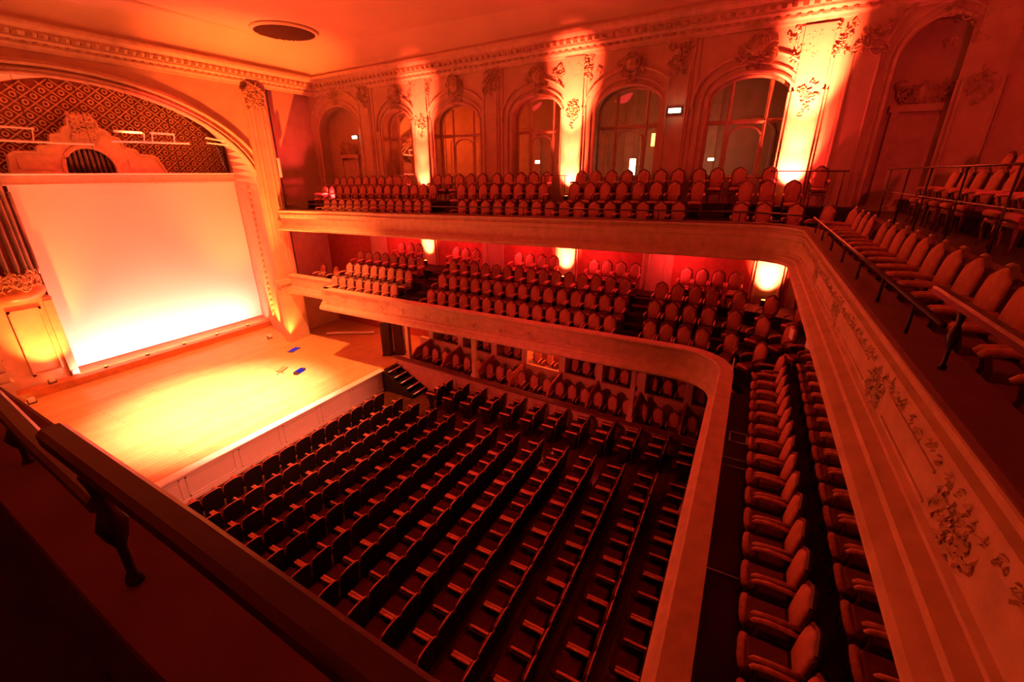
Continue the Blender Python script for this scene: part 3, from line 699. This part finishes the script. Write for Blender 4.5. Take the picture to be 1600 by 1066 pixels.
# left pipe tower: corbel, pipes, panelled base
tw=thing('organ_tower','organ pipe tower with carved corbel and panelled base beside the screen','organ tower',(4.74,21.62,0))
for k in range(9):
    a=-PI*.95+k*PI*.9/8; x=.72*math.cos(a); y=.6*math.sin(a)+.2
    MB().lathe([(.03,4.85),(.075,5.15),(.075,8.0+.2*math.sin(k)),(.06,8.02+.2*math.sin(k))],10,Matrix.Translation((x,y,0))).build('pipe',MET,tw,True)
for k,(xx,hh) in enumerate(((.86,7.6),(.72,7.9))): MB().lathe([(.03,4.9),(.06,5.1),(.06,hh)],10,Matrix.Translation((xx,.1,0))).build('pipe',MET,tw,True)
MB().lathe([(.2,3.9),(.8,4.15),(.9,4.3),(.88,4.5),(.82,4.6),(.84,4.85)],20,Matrix.Translation((0,.3,0))).build('corbel',RIS,tw,True)
mb=MB(); foliage(mb,lambda a,b,c:(.84*math.cos(a),.3+.84*math.sin(a)+b,c),-1.3,4.8,1.2,.2,50,.06,-.03); mb.build('carving',ORN,tw)
mb=MB().box(-.9,.82,-.1,.9,1.12,4.1); body=mb.build('base_panel',PL,tw)
mb=MB().box(-.32,.5,-.16,-.1,1.45,1.52).box(-.32,.5,-.16,-.1,3.75,3.82).box(-.32,-.26,-.16,-.1,1.45,3.82).box(.44,.5,-.16,-.1,1.45,3.82).box(-.95,.86,-.16,.92,4.0,4.12).box(.6,.84,-.2,-.1,1.12,4.0)
mb.build('moulding',PL2,body)
# curved stage-side wall at the far left
mb=MB().box(2.2,3.5,19.5,20.7,.85,3.3).box(2.2,3.6,19.42,20.75,.85,1.05).box(2.2,3.58,19.42,20.75,2.0,2.12).box(2.2,3.62,19.4,20.78,2.3,2.45).box(2.2,3.6,19.4,20.75,3.2,3.4)
foliage(mb,lambda a,b,c:(3.5-b,a,c),20.1,2.85,.4,.25,40,.05,-.03); foliage(mb,lambda a,b,c:(a,19.5+b,c),3.0,2.85,.4,.25,40,.05,-.03)
struct('trim_stage_left_pier',mb,PL)
# small floor floods
def flood(loc,rz,label):
    t=thing('floor_floodlight',label,'floodlight',loc,rz)
    MB().cbox(-.09,.09,-.07,.07,.06,.2,.015).build('housing',WHT,t); MB().box(-.07,.07,-.075,-.07,.075,.185).build('lens',ALAMP,t); MB().box(-.11,.11,-.03,.03,0,.02).box(-.11,-.095,-.03,.03,0,.15).box(.095,.11,-.03,.03,0,.15).build('bracket',BLK,t)
flood((4.75,21.25,1.12),PI,'small white floodlight on the step below the organ tower panel')
flood((5.45,21.45,1.12),PI,'small white floodlight at the bottom corner of the screen by the organ tower')
flood((11.78,19.3,.85),PI,'small white floodlight at the foot of the proscenium jamb')
flood((3.95,20.6,.85),PI,'small white floodlight beside the curved side wall of the stage')
for k,x in enumerate((6.3,7.7,9.1,10.5,12.0)):
    t=thing('footlight','low footlight under the screen edge, %s counting from the organ tower'%ORD[k],'footlight',(x,21.25,1.12))
    MB().lathe([(.06,0),(.07,.03),(.05,.06)],10).build('housing',BLK,t); MB().lathe([(.045,.06),(.03,.066)],10).build('lens',ALAMP,t)
# blue pads, sheet
t=thing('stage_monitor_pad','purple glowing pad with black ends lying on bright stage boards','pad',(9.9,14.75,.85),.25)
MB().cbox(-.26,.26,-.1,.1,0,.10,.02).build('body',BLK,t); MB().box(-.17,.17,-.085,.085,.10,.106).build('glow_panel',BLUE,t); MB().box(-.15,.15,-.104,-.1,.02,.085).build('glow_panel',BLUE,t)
t=thing('floor_mat','flat blue violet mat on the stage near the pier','mat',(11.35,17.0,.85),.3)
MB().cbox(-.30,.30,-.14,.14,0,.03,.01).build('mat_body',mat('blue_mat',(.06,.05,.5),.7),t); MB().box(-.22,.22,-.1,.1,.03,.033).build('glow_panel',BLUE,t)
t=thing('music_stand','low tan folded stand lying on the stage near the purple pad','stand',(9.55,15.4,.85),.4)
MB().tube([(-.3,0,.02),(.35,.1,.02)],.015,5).tube([(-.1,-.2,.02),(.1,.3,.02)],.012,5).build('legs',RIS,t); MB().cbox(.0,.45,-.05,.2,.03,.05,.006).build('desk',RIS,t)
# loudspeakers
for k,(x,y,rz) in enumerate(((12.95,12.95,.5),(13.25,12.55,.5))):
    t=thing('loudspeaker','tall black loudspeaker column at the stage corner, %s'%('nearer the stage' if k==0 else 'nearer the boxes'),'loudspeaker',(x,y,.85),PI/2+rz)
    MB().cbox(-.2,.2,-.2,.2,.04,1.5 if k==0 else 1.6,.02).build('cabinet',BLK,t); MB().box(-.17,.17,.2,.215,.1,1.42).build('grille',DRK,t)
    MB().cbox(-.22,.22,-.22,.22,0,.05,.01).build('base',BLK,t)
MB().tube([(-.21,.0,1.45),(-.215,.03,1.0),(-.21,.05,.7)],.012,5).build('cable',WHT,t)
# stairs from stage to stalls
t=thing('stage_stairs','black portable stairs with pale nosings between stage and stalls','stairs',(11.91,11.98,0))
for k in range(5):
    z=.85-.17*(k); s_=MB().cbox(-.38,.42,-.02-.3*(k+1),-.3*k,max(z-.09,.01),z-.02,.008).build('tread',BLK,t)
    MB().box(-.34,.38,-.02-.3*(k+1)-.004,-.3*(k+1)+.035,z-.03,z-.012).build('nosing',WHT,s_)
for e in(-.4,.42): MB().prism([(0,0),(1.52,0),(1.52,.10),(.1,.83),(0,.83)],-.02,.02,Matrix.Translation((e,0,0))@Matrix.Rotation(-PI/2,4,'Z')).build('stringer',BLK,t)
# pale kerb, low stage-side wall
mb=MB().tube([(13.4,17.3,.92),(13.6,16.9,.95),(13.9,16.4,.97),(14.2,15.9,.95),(14.6,15.4,.93)],.06,8); struct('trim_stage_kerb',mb,WHT)
# exit signs
def sign(label,loc,w,h):
    t=thing('exit_sign',label,'exit sign',loc); MB().cbox(-.05,.0,-w,w,-h,h,.008).build('lit_face',WLAMP,t); MB().box(0,.05,-w-.03,w+.03,-h-.03,h+.03).build('housing',BLK,t)
sign('small lit exit sign high on the wall by the niche nearest the stage',(W(15.9)-.08,15.95,9.65),.13,.06)
sign('small lit exit sign on the flat pilaster between the two widest windows',(W(2.55)-.14,2.55,9.88),.17,.06)
# wall speaker strip on pier
t=thing('wall_strip_light','slim white upright strip on the stage pier','strip light',(13.0,18.1,8.4)); MB().cbox(-.05,.05,-.03,.03,-.38,.38,.01).build('tube',WHT,t); MB().box(-.06,.06,.03,.08,-.3,.3).build('bracket',BLK,t)
foyer_lamp(0,'bright slot lamp seen through the fourth window behind the chairs',(16.6,4.05,8.35),.1,.30)
foyer_lamp(0,'square amber lamp panel inside the fourth window',(16.9,3.35,9.25),.2,.2,ALAMP)
foyer_lamp(0,'round white lamp glowing inside the third window',(17.2,8.0,8.6),.09,.06)
foyer_lamp(0,'tall glowing panel standing in for a lit doorway at the edge of the widest window',(16.9,2.02,8.6),.11,.36)  # a lit doorway, built as a glowing panel
foyer_lamp(0,'tiny white lamp in the middle of the widest window',(16.8,1.55,8.6),.09,.04)
# sconces over the boxes
for k,(y,lab) in enumerate(((11.75,'glowing wall sconce above the box nearest the stage stairs'),(5.78,'glowing wall sconce above the middle boxes'))):
    t=thing('wall_sconce',lab,'sconce',(W(y)-.02,y,2.35)); MB().lathe([(.03,-.28),(.12,-.05),(.17,.12)],12,Matrix.Translation((-.18,0,0))).build('shade',ALAMP,t,True); MB().box(-.05,.0,-.08,.08,-.25,.2).build('back_plate',ORN,t)
# uplight fixtures
UPL=[]
for s in PIL[:3]:
    for z,lv in((7.34+Cz(s),'upper'),(F1+1.13,'lower')):
        t=thing('pilaster_uplight','small black uplight at the foot of %s pilaster, %s level'%({12.2:'the lit stage-side',5.78:'the middle lit',-.69:'the brightest'}[s],lv),'uplight',(W(s)-.38,s,z))
        MB().lathe([(.1,0),(.1,.04),(.085,.06),(.085,.2),(.1,.22)],10).build('can',BLK,t); MB().lathe([(.08,.222),(.02,.226)],10).build('lens',ALAMP,t)
        UPL.append((W(s)-.38,s,z+.26,lv))
# papers, tape frame, post
for k,(p,rz,lab) in enumerate((((11.35,-1.22,F1+1.28),.3,'white paper sheet leaning on a corner balcony chair near the side'),((11.05,-1.55,F1+1.2),.5,'white paper sheet on a corner balcony chair further round'))):
    t=MB().box(-.1,.1,-.004,.004,0,.24,Matrix.Translation(p)@Matrix.Rotation(rz,4,'Z')).build('paper_sheet',WHT); tag(t,lab,'paper')
mb=MB(); x0,x1,y0,y1=8.35,8.75,-.62,-.30
mb=MB().box(x0,x1,y0,y0+.025,F1,F1+.012).box(x0,x1,y1-.025,y1,F1,F1+.012).box(x0,x0+.025,y0,y1,F1,F1+.012).box(x1-.025,x1,y0,y1,F1,F1+.012)
tag(mb.build('tape_outline',WHT),'thin white rectangular tape outline on the lower balcony floor','floor marking')
for k,x in enumerate((7.75,7.5,5.0)):  # light caught by floor seams, painted as thin white strips
    tag(MB().box(x,x+.018,-.62,-.22,F1,F1+.008).build('seam_glint',WHT),'painted glint on a lower balcony floor seam, %s from the corner'%ORD[k],'seam glint')
t=thing('rail_post','thin white upright rod standing at the lower balcony corner','rod',(10.25,-.16,F1)); MB().tube([(0,0,0),(0,0,1.0)],.015,6).build('rod',WHT,t); MB().lathe([(.04,0),(.04,.015),(.015,.02)],8).build('foot',WHT,t)

# ------------------------------------------------------------------ light
def spot(loc,tgt,e,col,ang,blend=.6,r=.08):
    l=bpy.data.lights.new('spot_light','SPOT'); l.energy=e; l.color=col; l.spot_size=math.radians(ang); l.spot_blend=blend; l.shadow_soft_size=r
    o=bpy.data.objects.new('spot_light',l); C.objects.link(o); o.location=loc
    o.rotation_euler=(Vector(tgt)-Vector(loc)).to_track_quat('-Z','Y').to_euler(); return o
def point(loc,e,col,r=.2):
    l=bpy.data.lights.new('point_light','POINT'); l.energy=e; l.color=col; l.shadow_soft_size=r
    o=bpy.data.objects.new('point_light',l); C.objects.link(o); o.location=loc; return o
def area(loc,tgt,e,col,sx,sy):
    l=bpy.data.lights.new('area_light','AREA'); l.shape='RECTANGLE'; l.size=sx; l.size_y=sy; l.energy=e; l.color=col
    o=bpy.data.objects.new('area_light',l); C.objects.link(o); o.location=loc
    o.rotation_euler=(Vector(tgt)-Vector(loc)).to_track_quat('-Z','Y').to_euler(); return o
AMB=(1,.072,.028); REDC=(1,.036,.036); DEEP=(1,.03,.034)
for (x,y,z,lv) in UPL:
    k={12.2:.5,5.78:1.0,-.69:1.8}[y]
    if lv=='upper':
        spot((x-.15,y,z),(x+.42,y,z+1.0),4000*k,AMB,58,.9,.06); spot((x-.55,y,z),(x+.42,y,z+2.05),6000*k,AMB,30,.9,.06)
        spot((x-1.25,y,z+.35),(x+.42,y,10.75),20000*k,AMB,32,1,.06); spot((x,y,z),(x-.8,y,z+3.5),260*k,REDC,130,1,.06)
    else: spot((x-.2,y,z),(x+.4,y,z+.75),2600*k**.5,AMB,64,1,.06); spot((x-.45,y,z),(x+.4,y,z+1.15),4200*k**.5,AMB,52,1,.06)
for y in(-.7,5.8,12.2):
    spot((-1.3,y,8.2),(3.5,y,12.8),420,REDC,110,1,.15)
    if y>0: spot((-1.3,y,5.2),(12.3,y-.8,.9),2900,(1,.05,.036),36,1,.15)
spot((-1.3,-3.6,8.7),(15,-2.9,9.4),1700,REDC,46,1,.15)  # unseen red fill added for the niche and rear gallery
spot((7.0,12.6,11.6),(7.0,14.7,.9),85000,(1,.26,.14),41,1,.2)
spot((9.0,13.2,11.6),(10.0,16.3,.9),9500,(1,.22,.05),80,1,.2)
spot((6.6,1.5,12.2),(6.9,12.9,.6),9000,(1,.15,.07),34,.8,.1)
for x in(6.3,7.7,9.1,10.5,12.0): area((x,21.2,1.22),(x,22.2,2.2),250,(1,.125,.085),1.5,.1)
spot((8.5,15.0,11.4),(9.6,22.2,5),3400,(1,.032,.028),62,1,.3)
for p,tg,e,c in(((4.9,20.5,1.3),(5.0,21.6,3.2),3500,70),((12.0,19.2,1.05),(12.6,20.4,4.5),3500,70),((12.6,20.2,1.05),(12.95,20.5,9),9000,34),((11.7,17.6,1.0),(12.3,18.4,3),1000,70),((9.6,15.2,1.1),(12.2,18.3,10.6),22000,46),((4.0,20.2,1.1),(3.4,20.2,3),2000,70)): spot(p,tg,e,(1,.12,.02),c,1,.05)  # reveal and spandrel beams are added, without fixtures
spot((13.9,16.2,7.1),(14.3,18.8,9.0),1000,REDC,110,1,.1)  # spot added to brighten the return wall, no fixture there
for x in(4.5,8.5,12.0): spot((x,18.9,9.2),(x*.7+2.2,20.5,12),560,(1,.06,.014),110,1,.1)
for x in(5,9,12): spot((x,17.0,9.3),(x+.6,14.2,13),480,(1,.045,.018),90,1,.1)
for p,e in(((17,1,9.5),12),((17,4.2,9.5),14),((17,7.3,9.6),16),((17,10.6,9.6),90),((17,13.4,9.6),110)): point(p,e,(1,.085,.012),.2)  # foyer fill added so the rooms behind the panes show
for y in(11.75,5.78): point((W(y)-.35,y,2.5),170,(1,.10,.03),.08)
for y in(.6,3.6,7.4,9.8): point((13.5,y,2.8),3.5,REDC,.1)  # weak fill added inside the boxes, no fixtures
point((14.3,14.6,3.0),60,(1,.05,.02),.15)
for y in(1.8,4.6,7.4,10.3,13.6): point((14.2,y,5.85),75 if y<13 else 130,DEEP,.15)
point((13.6,16.6,5.2),40,DEEP,.1)  # fill added for the wall under the gallery by the stage
for y in(8.0,13.5): spot((5,y,12.3),(10.5,y,3),520,DEEP,150,1,.6)  # unseen red fill added below the ceiling to lift the parapets
w=bpy.data.worlds.new('hall_world'); bpy.context.scene.world=w; w.use_nodes=True
w.node_tree.nodes['Background'].inputs[0].default_value=(.5,.02,.01,1); w.node_tree.nodes['Background'].inputs[1].default_value=.01

# ------------------------------------------------------------------ camera
cd=bpy.data.cameras.new('camera'); cd.sensor_width=36; cd.lens=FPX/1600*36; cd.clip_start=.03
co=bpy.data.objects.new('camera',cd); C.objects.link(co); co.location=CAM
co.rotation_euler=Matrix((RGT,UPV,-FWD)).transposed().to_euler()
sc=bpy.context.scene; sc.camera=co; sc.cycles.diffuse_bounces=3
sc.view_settings.view_transform='Standard'; sc.view_settings.look='None'; sc.view_settings.gamma=1; sc.view_settings.exposure=0
